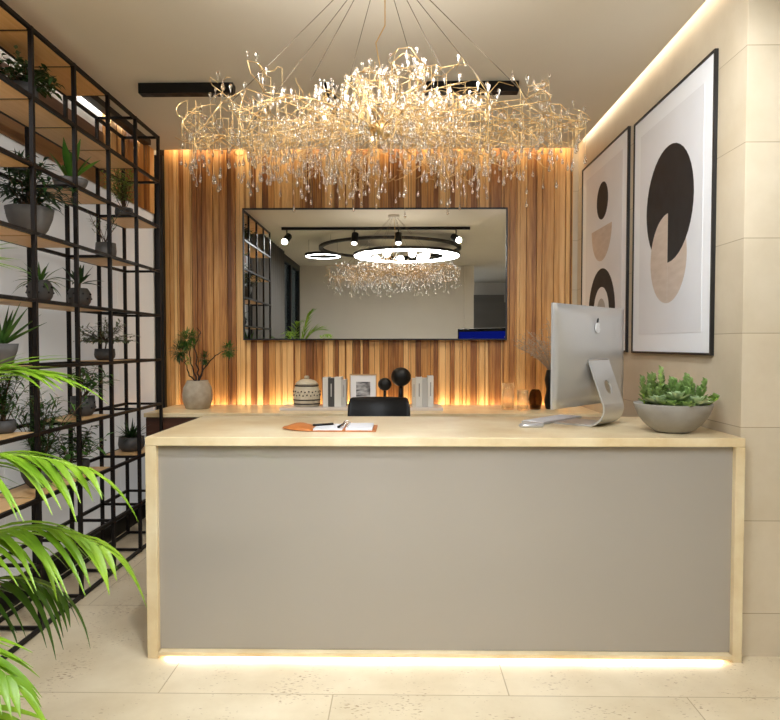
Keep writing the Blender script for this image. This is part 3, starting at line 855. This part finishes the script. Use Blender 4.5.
for p in twig_ends:
    if p.x**2 + (p.y / 0.68)**2 > 0.75**2: continue
    c = rg.random()
    if c < 0.28:
        ln = rnd(rg, 0.02, 0.05) + (rnd(rg, 0, 0.10) if rg.random() < 0.3 else 0)
        q = Vector((p.x, p.y, min(p.z - 0.035, max(p.z - ln - 0.03, -0.23))))
        wires.tube([p, q + Vector((0, 0, 0.014))], 0.0007, 3, cap=False)
        cand.append((q, rnd(rg, 0.7, 1.05), False))
    elif c < 0.5:
        cand.append((p + Vector((0, 0, rnd(rg, 0.012, 0.02))), rnd(rg, 0.6, 0.95), True))
    elif c < 0.64:
        cand.append((p + Vector((rnd(rg,-.01,.01), rnd(rg,-.01,.01), 0)), rnd(rg, 0.7, 1.0), False))
cand.sort(key=lambda e: e[0].y)
for i, (q, s, up) in enumerate(cand):
    if i < 100:
        o = bpy.data.objects.new('crystal_drop', dm); COL.objects.link(o); o.parent = ch; o.location = q; o.scale = (s, s, -s if up else s)
        if up: o.scale = (s, s, s); o.rotation_euler = (PI, 0, 0)
    else: drop_geo(rest, q, s, up)
o = rest.build('crystal_drops', M['crystal'], ch); o['kind'] = 'stuff'
wires.build('drop_wires', M['gold'], ch)['kind'] = 'stuff'
for k in range(8):
    a = 2*PI*k/8 + 0.2
    o = MB().ball((0.2*math.cos(a), 0.2*math.sin(a), 0.03 + 0.02*(k % 2)), 0.006, 10, 6, sz=1.5).build('bulb', M['bulb'], ch)
    bl = bpy.data.lights.new('bulb_lamp', 'POINT'); bl.energy = 0.65; bl.color = (1.0, 0.95, 0.87); bl.shadow_soft_size = 0.04
    bo = bpy.data.objects.new('bulb_lamp', bl); COL.objects.link(bo); bo.location = (-0.065 + 0.34*math.cos(a), 2.36 + 0.24*math.sin(a), 1.905 + 0.17)
cz = CZ - 1.905
MB().lathe([(0.055, cz - 0.03), (0.06, cz - 0.025), (0.06, cz - 0.001)], 28).build('ceiling_canopy', M['paint'], ch)
for k in range(8):
    a = 2*PI*(k + 0.5)/8
    MB().tube([(0.54*math.cos(a), 0.34*math.sin(a), 0.05), (0.04*math.cos(a), 0.05*math.sin(a), cz - 0.03)], 0.0013, 5).build('cable', M['wire'], ch)
MB().tube([(0, 0, 0.03), (0.01, 0, 0.12), (-0.006, 0, 0.22), (-0.02, 0, 0.3), (0.012, 0, 0.36), (0.012, 0, 0.45), (0, 0, cz - 0.03)], 0.0022, 6).build('power_cord', M['gold'], ch)

# ------------------------------------------------------------------ desk top objects
DZ = 0.8165
# concrete bowl of succulents
t = thing('succulent_bowl', 'concrete bowl crowded with green succulents at the desk end', 'potted plant', (1.046, 2.560, DZ))
r, h = 0.144, 0.112
MB().lathe([(r*0.36, 0), (r*0.43, h*0.02), (r*0.58, h*0.14), (r*0.72, h*0.30), (r*0.86, h*0.54), (r*0.95, h*0.78), (r*0.99, h*0.96), (r*0.985, h), (r*0.95, h), (r*0.9, h*0.88), (r*0.3, h*0.86)], 48).build('bowl', M['concrete'], t)
soil_disc(r*0.9, h*0.9).build('soil', M['soil'], t)
def succ(c, n, L, W, rg, el0=0.05, el1=1.4):
    mb = MB()
    for k in range(n):
        f = k / (n - 1); az = k * 2.39996
        el = el0 + (el1 - el0) * f
        mb.leaf(Vector(c) + dirv(az, 0)*0.004, dirv(az, el), L*(1 - 0.55*f), W*(1 - 0.45*f), -0.12, 4, 0.5, peak=0.62, tipw=0.1)
    return mb
rg = R(31)
for c in ((-0.02, -0.085, 0.128), (-0.075, -0.06, 0.112), (0.045, -0.095, 0.112)):
    succ(c, 22, 0.062, 0.036, rg).build('rosette', M['succ_pale'], t)
for c in ((0.08, -0.055, 0.115), (0.02, -0.06, 0.135), (0.0, -0.115, 0.104), (-0.05, -0.10, 0.106), (0.06, -0.02, 0.13)):
    succ(c, 20, 0.05, 0.026, rg).build('rosette', M['succ_mid'], t)
def upright(c, H, m, n=9, L=0.032, W=0.021, lean=(0, 0)):
    mb = MB(); c = Vector(c); top = c + Vector((lean[0], lean[1], H))
    for k in range(n * 2):
        f = 0.15 + 0.85 * k / (n * 2 - 1); az = k * 2.39996
        mb.leaf(c.lerp(top, f), dirv(az, 0.25 + 0.9 * f), L * (1 - 0.25*f), W, -0.1, 3, 0.4, peak=0.62, tipw=0.25)
    s = mb.build('sprig', M[m], t)
    MB().tube([c, top], 0.003, 5).build('stem', M['rachis'], s)
for k in range(11):
    a = rnd(rg, 2.2, 4.0); rr = rnd(rg, 0.06, 0.11)
    upright((rr*math.cos(a), rr*math.sin(a)*0.6, 0.09), rnd(rg, 0.05, 0.12), 'succ_dark', lean=(-0.012, 0))
for k in range(16):
    upright((rnd(rg, -0.03, 0.085), rnd(rg, -0.05, 0.08), 0.09), rnd(rg, 0.06, 0.115), 'succ_mid', lean=(rnd(rg,-.01,.02), 0))
for p, hh in (((-0.055, -0.02, 0.09), 0.145), ((-0.075, 0.0, 0.09), 0.12), ((-0.03, 0.03, 0.09), 0.11)):
    upright(p, hh, 'succ_dark' if hh < 0.13 else 'succ_mid')
for k in range(6):
    upright((0.10 + 0.006*k, -0.05 + 0.02*k, 0.1), 0.035, 'leaf_lime', 6, 0.018, 0.010, (0.045, -0.01))

# all-in-one computer
e = Vector((0.433, 0.48, 0)).normalized(); nb = Vector((e.y, -e.x, 0))         # nb: normal of the back, towards the camera
cxy = Vector((0.803, 2.82, 0)); hw = 0.323
t = thing('desktop_computer', 'silver all-in-one computer with its back turned, standing on the desk', 'computer', (cxy.x, cxy.y, DZ), math.atan2(e.y, e.x))
# local frame: x along the screen, -y towards the camera side (back), z up
b = MB()
prof = [(-0.018, 1.0), (0.0, 1.0)]
H0, H1 = 0.082, 0.497
vs = []; fs = []; nx = 16; nz = 10
for j in range(nz + 1):
    for i in range(nx + 1):
        u = i/nx*2 - 1; v = j/nz*2 - 1
        bul = 0.030 * max(0, 1 - abs(u)**2.4) * max(0, 1 - abs(v)**2.4)
        vs.append((u*hw, -0.004 - bul, H0 + (H1 - H0)*j/nz))
for j in range(nz):
    for i in range(nx):
        a = j*(nx+1) + i; fs.append((a, a+1, a+nx+2, a+nx+1))
o0 = len(vs)
per = [i for i in range(nx+1)] + [j*(nx+1)+nx for j in range(1, nz+1)] + [nz*(nx+1)+i for i in range(nx-1, -1, -1)] + [j*(nx+1) for j in range(nz-1, 0, -1)]
front = []
for q in per:
    x_, y_, z_ = vs[q]; vs.append((x_, 0.004, z_)); front.append(len(vs) - 1)
n = len(per)
for i in range(n): fs.append((per[i], per[(i+1) % n], front[(i+1) % n], front[i]))
fs.append(tuple(front))
b.add(vs, fs, 0, False)
ob = b.build('housing', M['alu'], t)
for p_ in ob.data.polygons:
    p_.use_smooth = abs(p_.normal.y) > 0.5
MB().box(-hw + 0.002, hw - 0.002, 0.004, 0.0055, H0 + 0.055, H1 - 0.002).build('bezel', M['screen_frame'], t)
MB().box(-hw + 0.022, hw - 0.022, 0.0056, 0.0062, H0 + 0.085, H1 - 0.032).build('screen', M['screen'], t)
# stand: a bent plate with a cable hole
sw = 0.092; th = 0.007
stand = MB()
# flat leaning plate with a round cable hole, built as two halves round the hole
p0 = Vector((0, -0.034, 0.268)); p1 = Vector((0, -0.100, 0.085)); ln = (p1 - p0).length
Vd = (p1 - p0) / ln; nrm = Vector((0, Vd.z, -Vd.y)); hc, hr_ = ln * 0.62, 0.030
left = [(-sw, 0), (0, 0), (0, hc - hr_)] + [(-hr_*math.sin(PI*i/12), hc - hr_*math.cos(PI*i/12)) for i in range(1, 12)] + [(0, hc + hr_), (0, ln), (-sw, ln)]
stand.prism(left, p0, (1, 0, 0), Vd, nrm * th)
stand.prism([(-a, b_) for a, b_ in left], p0, (1, 0, 0), Vd, nrm * th)
# rounded heel and the flat foot
bend = [p1.copy()]
q = p1.copy()
ang0 = math.atan2(Vd.z, Vd.y)
for i in range(1, 13):
    a = ang0 * (1 - i / 12)
    q = q + Vector((0, math.cos(a), math.sin(a))) * 0.0105
    bend.append(q.copy())
bend.append(bend[-1] + Vector((0, 0.15, 0)))
sv = []; sf = []
for i, b_ in enumerate(bend):
    a = bend[max(0, i-1)]; c = bend[min(len(bend)-1, i+1)]
    tv = (c - a).normalized() if i else Vd
    nn = Vector((0, tv.z, -tv.y))
    if i == len(bend) - 1: nn = Vector((0, 0, -1))
    for xx in (-sw, sw):
        sv += [b_ + Vector((xx, 0, 0)), b_ + Vector((xx, 0, 0)) + nn * th]
for i in range(len(bend) - 1):
    a = i*4
    sf += [(a, a+2, a+6, a+4), (a+1, a+5, a+7, a+3), (a, a+4, a+5, a+1), (a+2, a+3, a+7, a+6)]
q_ = (len(bend)-1)*4
sf += [(0, 1, 3, 2), (q_, q_+2, q_+3, q_+1)]
stand.add(sv, sf, 0, False)
zm = min(p[2] for p in stand.v)
stand.v = [(a, b_, c - zm * max(0.0, min(1.0, (0.268 - c) / 0.2))) for a, b_, c in stand.v]
stand.build('stand', M['alu'], t)
MB().box(-sw, sw, -0.040, -0.028, 0.255, 0.275).build('hinge', M['alu_shiny'], t, 0.002)
# fruit shaped emblem on the back
ap = []
for i in range(40):
    a = 2*PI*i/40
    rr = 0.021 * (1 - 0.16*math.exp(-((a - PI/2)/0.35)**2) - 0.09*math.exp(-((a - 1.5*PI)/0.3)**2))
    if abs(a - 0.25) < 0.5: rr -= 0.0085 * math.cos((a - 0.25)/0.5*PI/2)
    elif abs(a - 0.25 - 2*PI) < 0.5: rr -= 0.0085 * math.cos((a - 0.25 - 2*PI)/0.5*PI/2)
    ap.append((0.95*rr*math.cos(a), 1.08*rr*math.sin(a)))
lg = MB().prism(ap, (0.0, -0.0345, 0.405), (1, 0, 0), (0, 0, 1), (0, 0.004, 0)).build('logo', M['emblem'], t)
lf = [(0.011*math.cos(2*PI*i/16)*0.45, 0.011*math.sin(2*PI*i/16)) for i in range(16)]
lf = [(x*0.85 + y_*0.5 + 0.004, -x*0.5 + y_*0.85 + 0.031) for x, y_ in lf]
MB().prism(lf, (0.0, -0.0325, 0.405), (1, 0, 0), (0, 0, 1), (0, 0.004, 0)).build('logo_leaf', M['screen_frame'], lg)

# keyboard and trackpad
ang = math.atan2(e.y, e.x)
t = thing('keyboard', 'slim white keyboard on the desk behind the computer', 'keyboard', (0.675, 2.945, DZ), ang)
MB().box(-0.17, 0.17, -0.055, 0.055, 0, 0.008).build('body', M['alu'], t, 0.002)
kk = MB()
for r_ in range(5):
    for c in range(14): kk.box(-0.164 + c*0.0235, -0.164 + c*0.0235 + 0.020, -0.05 + r_*0.0202, -0.05 + r_*0.0202 + 0.0172, 0.008, 0.011)
kk.build('keys', M['alu_white'], t)
t = thing('computer_mouse', 'flat silver grey mouse on the desk at the end of the white keyboard', 'mouse', (0.535, 2.71, DZ), 0.2)
mo = MB()
vs = []; fs = []
for j, (s_, z_) in enumerate(((0.94, 0), (1, 0.006), (0.9, 0.013), (0.62, 0.018), (0.25, 0.0195))):
    vs += [(0.052*s_*math.copysign(abs(math.cos(2*PI*k/24))**0.75, math.cos(2*PI*k/24)), 0.03*s_*math.copysign(abs(math.sin(2*PI*k/24))**0.75, math.sin(2*PI*k/24)), z_) for k in range(24)]
for j in range(4):
    for k in range(24): fs.append((j*24+k, j*24+(k+1)%24, (j+1)*24+(k+1)%24, (j+1)*24+k))
fs += [tuple(range(23, -1, -1)), tuple(96 + k for k in range(24))]
mo.add(vs, fs, 0, True).build('body', M['alu'], t)

# ring binder notebook with leather cover
t = thing('leather_notebook', 'open ring bound notebook with tan leather cover lying on the desk', 'notebook', (-0.27, 2.63, DZ), 0)
MB().box(-0.07, 0.178, -0.085, 0.105, 0, 0.004).build('cover', M['leather'], t, 0.001)
fl = MB(); vs = []; fs = []
for i in range(11):
    f = i / 10; xx = -0.07 - 0.125*f; hw_ = 0.095 * (1 - 0.75*f**2.2)
    for j in range(7):
        g = j/6*2 - 1
        zz = 0.004 + 0.018*math.sin(PI*min(1, f*1.05))*(1 - g*g) + 0.004*f
        vs += [(xx, 0.01 + g*hw_, zz), (xx, 0.01 + g*hw_, max(0.0005, zz - 0.004))]
for i in range(10):
    for j in range(6):
        a = i*14 + j*2
        fs += [(a, a+2, a+16, a+14), (a+1, a+15, a+17, a+3)]
    fs += [(i*14, i*14+14, i*14+15, i*14+1), (i*14+12, i*14+13, i*14+27, i*14+26)]
for j in range(6): fs += [(2*j, 2*j+1, 2*j+3, 2*j+2), (140+2*j, 142+2*j, 143+2*j, 141+2*j)]
fl.add(vs, fs, 0, True).build('flap', M['leather'], t)
MB().box(-0.066, 0.047, -0.08, 0.095, 0.004, 0.010).build('pages', M['paper'], t, 0.001)
MB().box(0.060, 0.163, -0.08, 0.098, 0.004, 0.013).build('pages', M['paper'], t, 0.001)
for k in range(4):
    yy = -0.06 + k*0.045
    MB().tube([(0.053 + 0.016*math.cos(a_), yy, 0.008 + 0.016*math.sin(a_)) for a_ in [PI*i/10 for i in range(11)]], 0.0018, 6).build('ring', M['chrome'], t)
o = MB().tube([(-0.075, 0.0, 0.014), (0.0, 0.045, 0.014)], 0.0045, 8)
o = o.build('pen', M['black'], None); o.location = (-0.27, 2.63, DZ + 0.001); tag(o, 'black pen lying across the open notebook', 'pen')
o = MB().tube([(0.030, -0.06, 0.0155), (0.048, -0.025, 0.022)], 0.005, 8).build('clip', M['black'], t)

# ------------------------------------------------------------------ objects on the back counter
CT = 0.7315
t = MB().box(-0.77, 0.275, 4.22, 4.50, CT, CT + 0.017).build('display_tray', M['marble'], None, 0.002); tag(t, 'long flat white marble tray on the counter carrying jar and books', 'tray')
TZ = CT + 0.0175
# clay vase with twisted branches
t = thing('branch_vase', 'round speckled clay vase holding twisted dark branches with green tufts', 'vase', (-1.335, 4.36, CT))
r, h = 0.098, 0.185
MB().lathe([(r*0.74, 0), (r*0.8, 0.004), (r*0.97, h*0.3), (r, h*0.5), (r*0.93, h*0.75), (r*0.72, h*0.95), (r*0.70, h), (r*0.63, h), (r*0.6, h*0.85), (r*0.1, h*0.8)], 36).build('pot', M['vase'], t)
rg = R(41)
def walk(p, goals, r0, mb):
    p = Vector(p); pts = [p]
    for g in goals:
        g = Vector(g)
        for i in range(1, 5):
            q = p.lerp(g, i/4) + Vector((rnd(rg,-.008,.008), rnd(rg,-.008,.008), rnd(rg,-.006,.006)))
            pts.append(q)
        p = g
    mb.tube(pts, [r0*(1 - 0.7*i/len(pts)) for i in range(len(pts))], 6)
for goals in ([(-0.03, 0, 0.25), (-0.055, 0, 0.36), (-0.04, 0, 0.44)], [(0.005, 0, 0.26), (-0.015, 0, 0.40), (0.02, 0, 0.50), (0.0, 0, 0.53)], [(0.04, 0, 0.28), (0.055, 0, 0.36)], [(-0.05, -.02, 0.22), (-0.075, -.02, 0.30), (-0.06, -.02, 0.33)], [(0.05, 0, 0.27), (0.12, 0.02, 0.35), (0.19, 0.02, 0.385)]):
    mb = MB(); walk((0, 0, 0.16), goals, 0.006, mb); mb.build('branch', M['twig'], t)
for c, rr, n, m in (((-0.07, 0, 0.45), 0.085, 420, 'leaf_mid'), ((-0.115, 0, 0.375), 0.075, 320, 'leaf_dark'), ((-0.03, 0, 0.47), 0.06, 200, 'leaf_mid'), ((0.05, 0, 0.33), 0.055, 160, 'leaf_dark'), ((0.20, 0.02, 0.385), 0.065, 300, 'leaf_mid'), ((-0.06, -.02, 0.32), 0.04, 50, 'leaf_lime')):
    mb = MB()
    for k in range(n):
        d = Vector((rg.gauss(0, 1), rg.gauss(0, 1), rg.gauss(0, 1))).normalized()
        mb.leaf(Vector(c) + d*rr*rnd(rg, 0.1, 0.75), d + Vector((0, 0, 0.2)), rr*rnd(rg, 0.3, 0.5), 0.0075, 0.3, 3, 0.2)
    mb.build('foliage', M[m], t)
# striped jar
t = thing('ceramic_jar', 'lidded cream ceramic jar with dark bands and dots on the tray', 'jar', (-0.613, 4.36, TZ))
r = 0.088
MB().lathe([(r*0.88, 0), (r*0.95, 0.004), (r, 0.05), (r*0.98, 0.1), (r*0.86, 0.135), (r*0.8, 0.142)], 40).build('body', M['jar'], t)
for z0, rr in ((0.018, 0.99), (0.044, 1.012), (0.134, 0.89)):
    MB().lathe([(r*rr*0.97, z0 - 0.005), (r*rr, z0 - 0.003), (r*rr, z0 + 0.003), (r*rr*0.96, z0 + 0.005)], 40).build('band', M['jar_band'], t)
dm_ = MB()
for row, z0 in ((0, 0.072), (1, 0.095)):
    for k in range(22):
        a = 2*PI*(k + 0.5*row)/22
        dm_.ball((r*0.985*math.cos(a), r*0.985*math.sin(a), z0 + 0.004*(k % 2)), 0.005, 7, 5)
dm_.build('dots', M['jar_band'], t)
ld = MB().lathe([(r*0.84, 0.142), (r*0.84, 0.150), (r*0.6, 0.168), (r*0.25, 0.178), (r*0.12, 0.18)], 40).build('lid', M['jar'], t)
MB().lathe([(0.008, 0.178), (0.016, 0.184), (0.017, 0.193), (0.010, 0.199)], 20).build('knob', M['jar'], ld)
# books
def book(label, x0, w, h, d, m, grp, z=TZ, yb=4.46, lines=True):
    t = thing('book', label, 'book', (x0 + w/2, yb, z), 0, grp)
    cv = MB()
    cv.box(-w/2, -w/2 + 0.003, -d, 0, 0, h); cv.box(w/2 - 0.003, w/2, -d, 0, 0, h); cv.box(-w/2, w/2, -d - 0.003, -d, 0, h)
    cv.build('cover', M[m], t)
    MB().box(-w/2 + 0.003, w/2 - 0.003, -d, -0.004, 0.003, h - 0.003).build('pages', M['paper'], t)
    if lines:
        MB().box(-w*0.09, w*0.09, -d - 0.0036, -d - 0.003, h*0.35, h*0.8).build('spine_lettering', M['ink'] if m != 'bookdark' else M['bookgrey'], t)
g1, g2 = 'books beside the ceramic jar', 'books beside the dark ball sculptures'
book('white book next to the ceramic jar, first of its row', -0.502, 0.034, 0.190, 0.15, 'bookwhite', g1, lines=False)
book('charcoal book between white books beside the jar', -0.467, 0.040, 0.187, 0.15, 'bookdark', g1)
book('wide white book next to the charcoal book, away from the jar', -0.426, 0.044, 0.192, 0.15, 'bookwhite', g1, lines=False)
book('shorter pale grey book next to the photo frame', -0.381, 0.028, 0.176, 0.15, 'bookgrey', g1)
book('patterned cream book nearest the dark ball sculptures', 0.078, 0.026, 0.183, 0.15, 'bookcream', g2)
book('wide white book second from the ball sculptures', 0.105, 0.040, 0.190, 0.15, 'bookwhite', g2)
book('narrow off-white book third from the ball sculptures', 0.146, 0.034, 0.186, 0.15, 'bookgrey', g2, lines=False)
book('tallest white book at the end farthest from the ball sculptures', 0.181, 0.036, 0.200, 0.15, 'bookwhite', g2)
# photo frame
t = thing('photo_frame', 'white matted wooden photo frame with grey landscape photo on the tray', 'picture frame', (-0.245, 4.42, TZ))
w, h = 0.09, 0.208
f_ = MB(); f_.box(-w, w, -0.012, 0.012, 0, 0.008); f_.box(-w, w, -0.012, 0.012, h - 0.008, h); f_.box(-w, -w + 0.006, -0.012, 0.012, 0.008, h - 0.008); f_.box(w - 0.006, w, -0.012, 0.012, 0.008, h - 0.008)
f_.build('frame', M['oakframe'], t)
MB().box(-w + 0.006, w - 0.006, -0.008, 0.006, 0.008, h - 0.008).build('mount', M['mat_board'], t)
MB().box(-0.047, 0.047, -0.0095, -0.008, 0.058, h - 0.052).build('photo', M['photo'], t)
MB().prism([(-0.03, 0.0), (0.03, 0.0), (0.012, 0.13), (-0.012, 0.13)], (0, 0.012, 0), (1, 0, 0), (0, 0.05/0.13*0 , 1), (0, 0.003, 0)).build('back_plate', M['oakframe'], t)
# ball sculptures
def sculpture(label, X, Y, zc, r):
    t = thing('ball_sculpture', label, 'sculpture', (X, Y, TZ))
    c = zc - TZ
    b = MB(); n = 24; m = 14
    vs = []; fs = []
    for i in range(m + 1):
        for k in range(n):
            a = 2*PI*k/n; th = PI*i/m
            rr = r * (1 + 0.05*math.cos(6*a)*math.sin(th)**2)
            vs.append((rr*math.cos(a)*max(1e-3, math.sin(th)), 0.85*rr*math.sin(a)*max(1e-3, math.sin(th)), c - r*math.cos(th)))
    for i in range(m):
        for k in range(n): fs.append((i*n+k, i*n+(k+1)%n, (i+1)*n+(k+1)%n, (i+1)*n+k))
    fs += [tuple(range(n-1, -1, -1)), tuple(m*n + k for k in range(n))]
    b.add(vs, fs, 0, True).build('ball', M['black'], t)
    MB().tube([(0, 0, 0.012), (0, 0, c - r*0.9)], [r*0.28, r*0.2], 12).build('stem', M['black'], t)
    MB().lathe([(r*0.6, 0), (r*0.6, 0.008), (r*0.25, 0.014)], 20).build('base', M['black'], t)
sculpture('smaller black ball sculpture on stem beside the photo frame', -0.100, 4.36, 0.892, 0.043)
sculpture('larger black ball sculpture on stem between frame and books', 0.006, 4.42, 0.938, 0.064)
# tumblers and vases
def tumbler(label, X, Y, r, h):
    pr = [(r*0.86, 0), (r*0.94, 0.004), (r, h*0.3), (r*0.97, h), (r*0.93, h), (r*0.95, h*0.3), (r*0.86, 0.012), (r*0.1, 0.010)]
    ob = MB().lathe(pr, 28).build('glass_tumbler', M['clear'], None, loc=(X, Y, CT)); tag(ob, label, 'glass')
tumbler('taller clear glass tumbler on the counter', 0.700, 4.32, 0.043, 0.172)
tumbler('shorter clear glass tumbler beside the smoked vase', 0.788, 4.27, 0.038, 0.130)
r, h = 0.044, 0.130
ob = MB().lathe([(r*0.6, 0), (r*0.75, 0.003), (r*0.98, h*0.35), (r, h*0.55), (r*0.85, h*0.85), (r*0.55, h), (r*0.5, h), (r*0.8, h*0.84), (r*0.94, h*0.5), (r*0.6, 0.01), (r*0.05, 0.008)], 28).build('bud_vase', M['smoke'], None, loc=(0.880, 4.33, CT)); tag(ob, 'small round smoked brown glass vase beside the tumblers', 'vase')
t = thing('dried_flower_vase', 'slim dark vase of dried twigs partly behind the computer', 'vase', (0.992, 4.36, CT))
r, h = 0.048, 0.255
MB().lathe([(r*0.7, 0), (r*0.8, 0.004), (r, h*0.2), (r*0.78, h*0.42), (r*0.72, h*0.5), (r*0.95, h*0.75), (r*0.7, h), (r*0.6, h), (r*0.6, h*0.9), (r*0.1, h*0.88)], 26).build('vase', M['black'], t)
rg = R(51); ds = MB(); db = MB()
for s in range(46):
    az = rnd(rg, 1.9, 4.6) if s % 3 else rnd(rg, -1.2, 1.4)
    d = dirv(az, rnd(rg, 0.8, 1.45)); p = Vector((0, 0, h*0.9)); L = rnd(rg, 0.22, 0.36); pts = []
    for i in range(6):
        pts.append(p.copy()); p = p + d*L/5
        d = (d + Vector((rnd(rg,-.12,.06), rnd(rg,-.1,.1), -0.12))).normalized()
    ds.tube(pts, 0.0015, 4)
    for k in range(9):
        i = rg.randint(2, 4); q = pts[i].lerp(pts[i+1], rg.random()); dd = dirv(rnd(rg, 0, 6.28), rnd(rg, -0.5, 1.0)); q2 = q + dd*rnd(rg, 0.015, 0.045)
        if q2.y > 0.25: q2.y = 0.25
        ds.tube([q, q2], 0.001, 3); db.ball(q2, 0.0034, 6, 4)
ds.build('dried_twigs', M['dried'], t); db.build('seed_heads', M['dried_bud'], t)['kind'] = 'stuff'
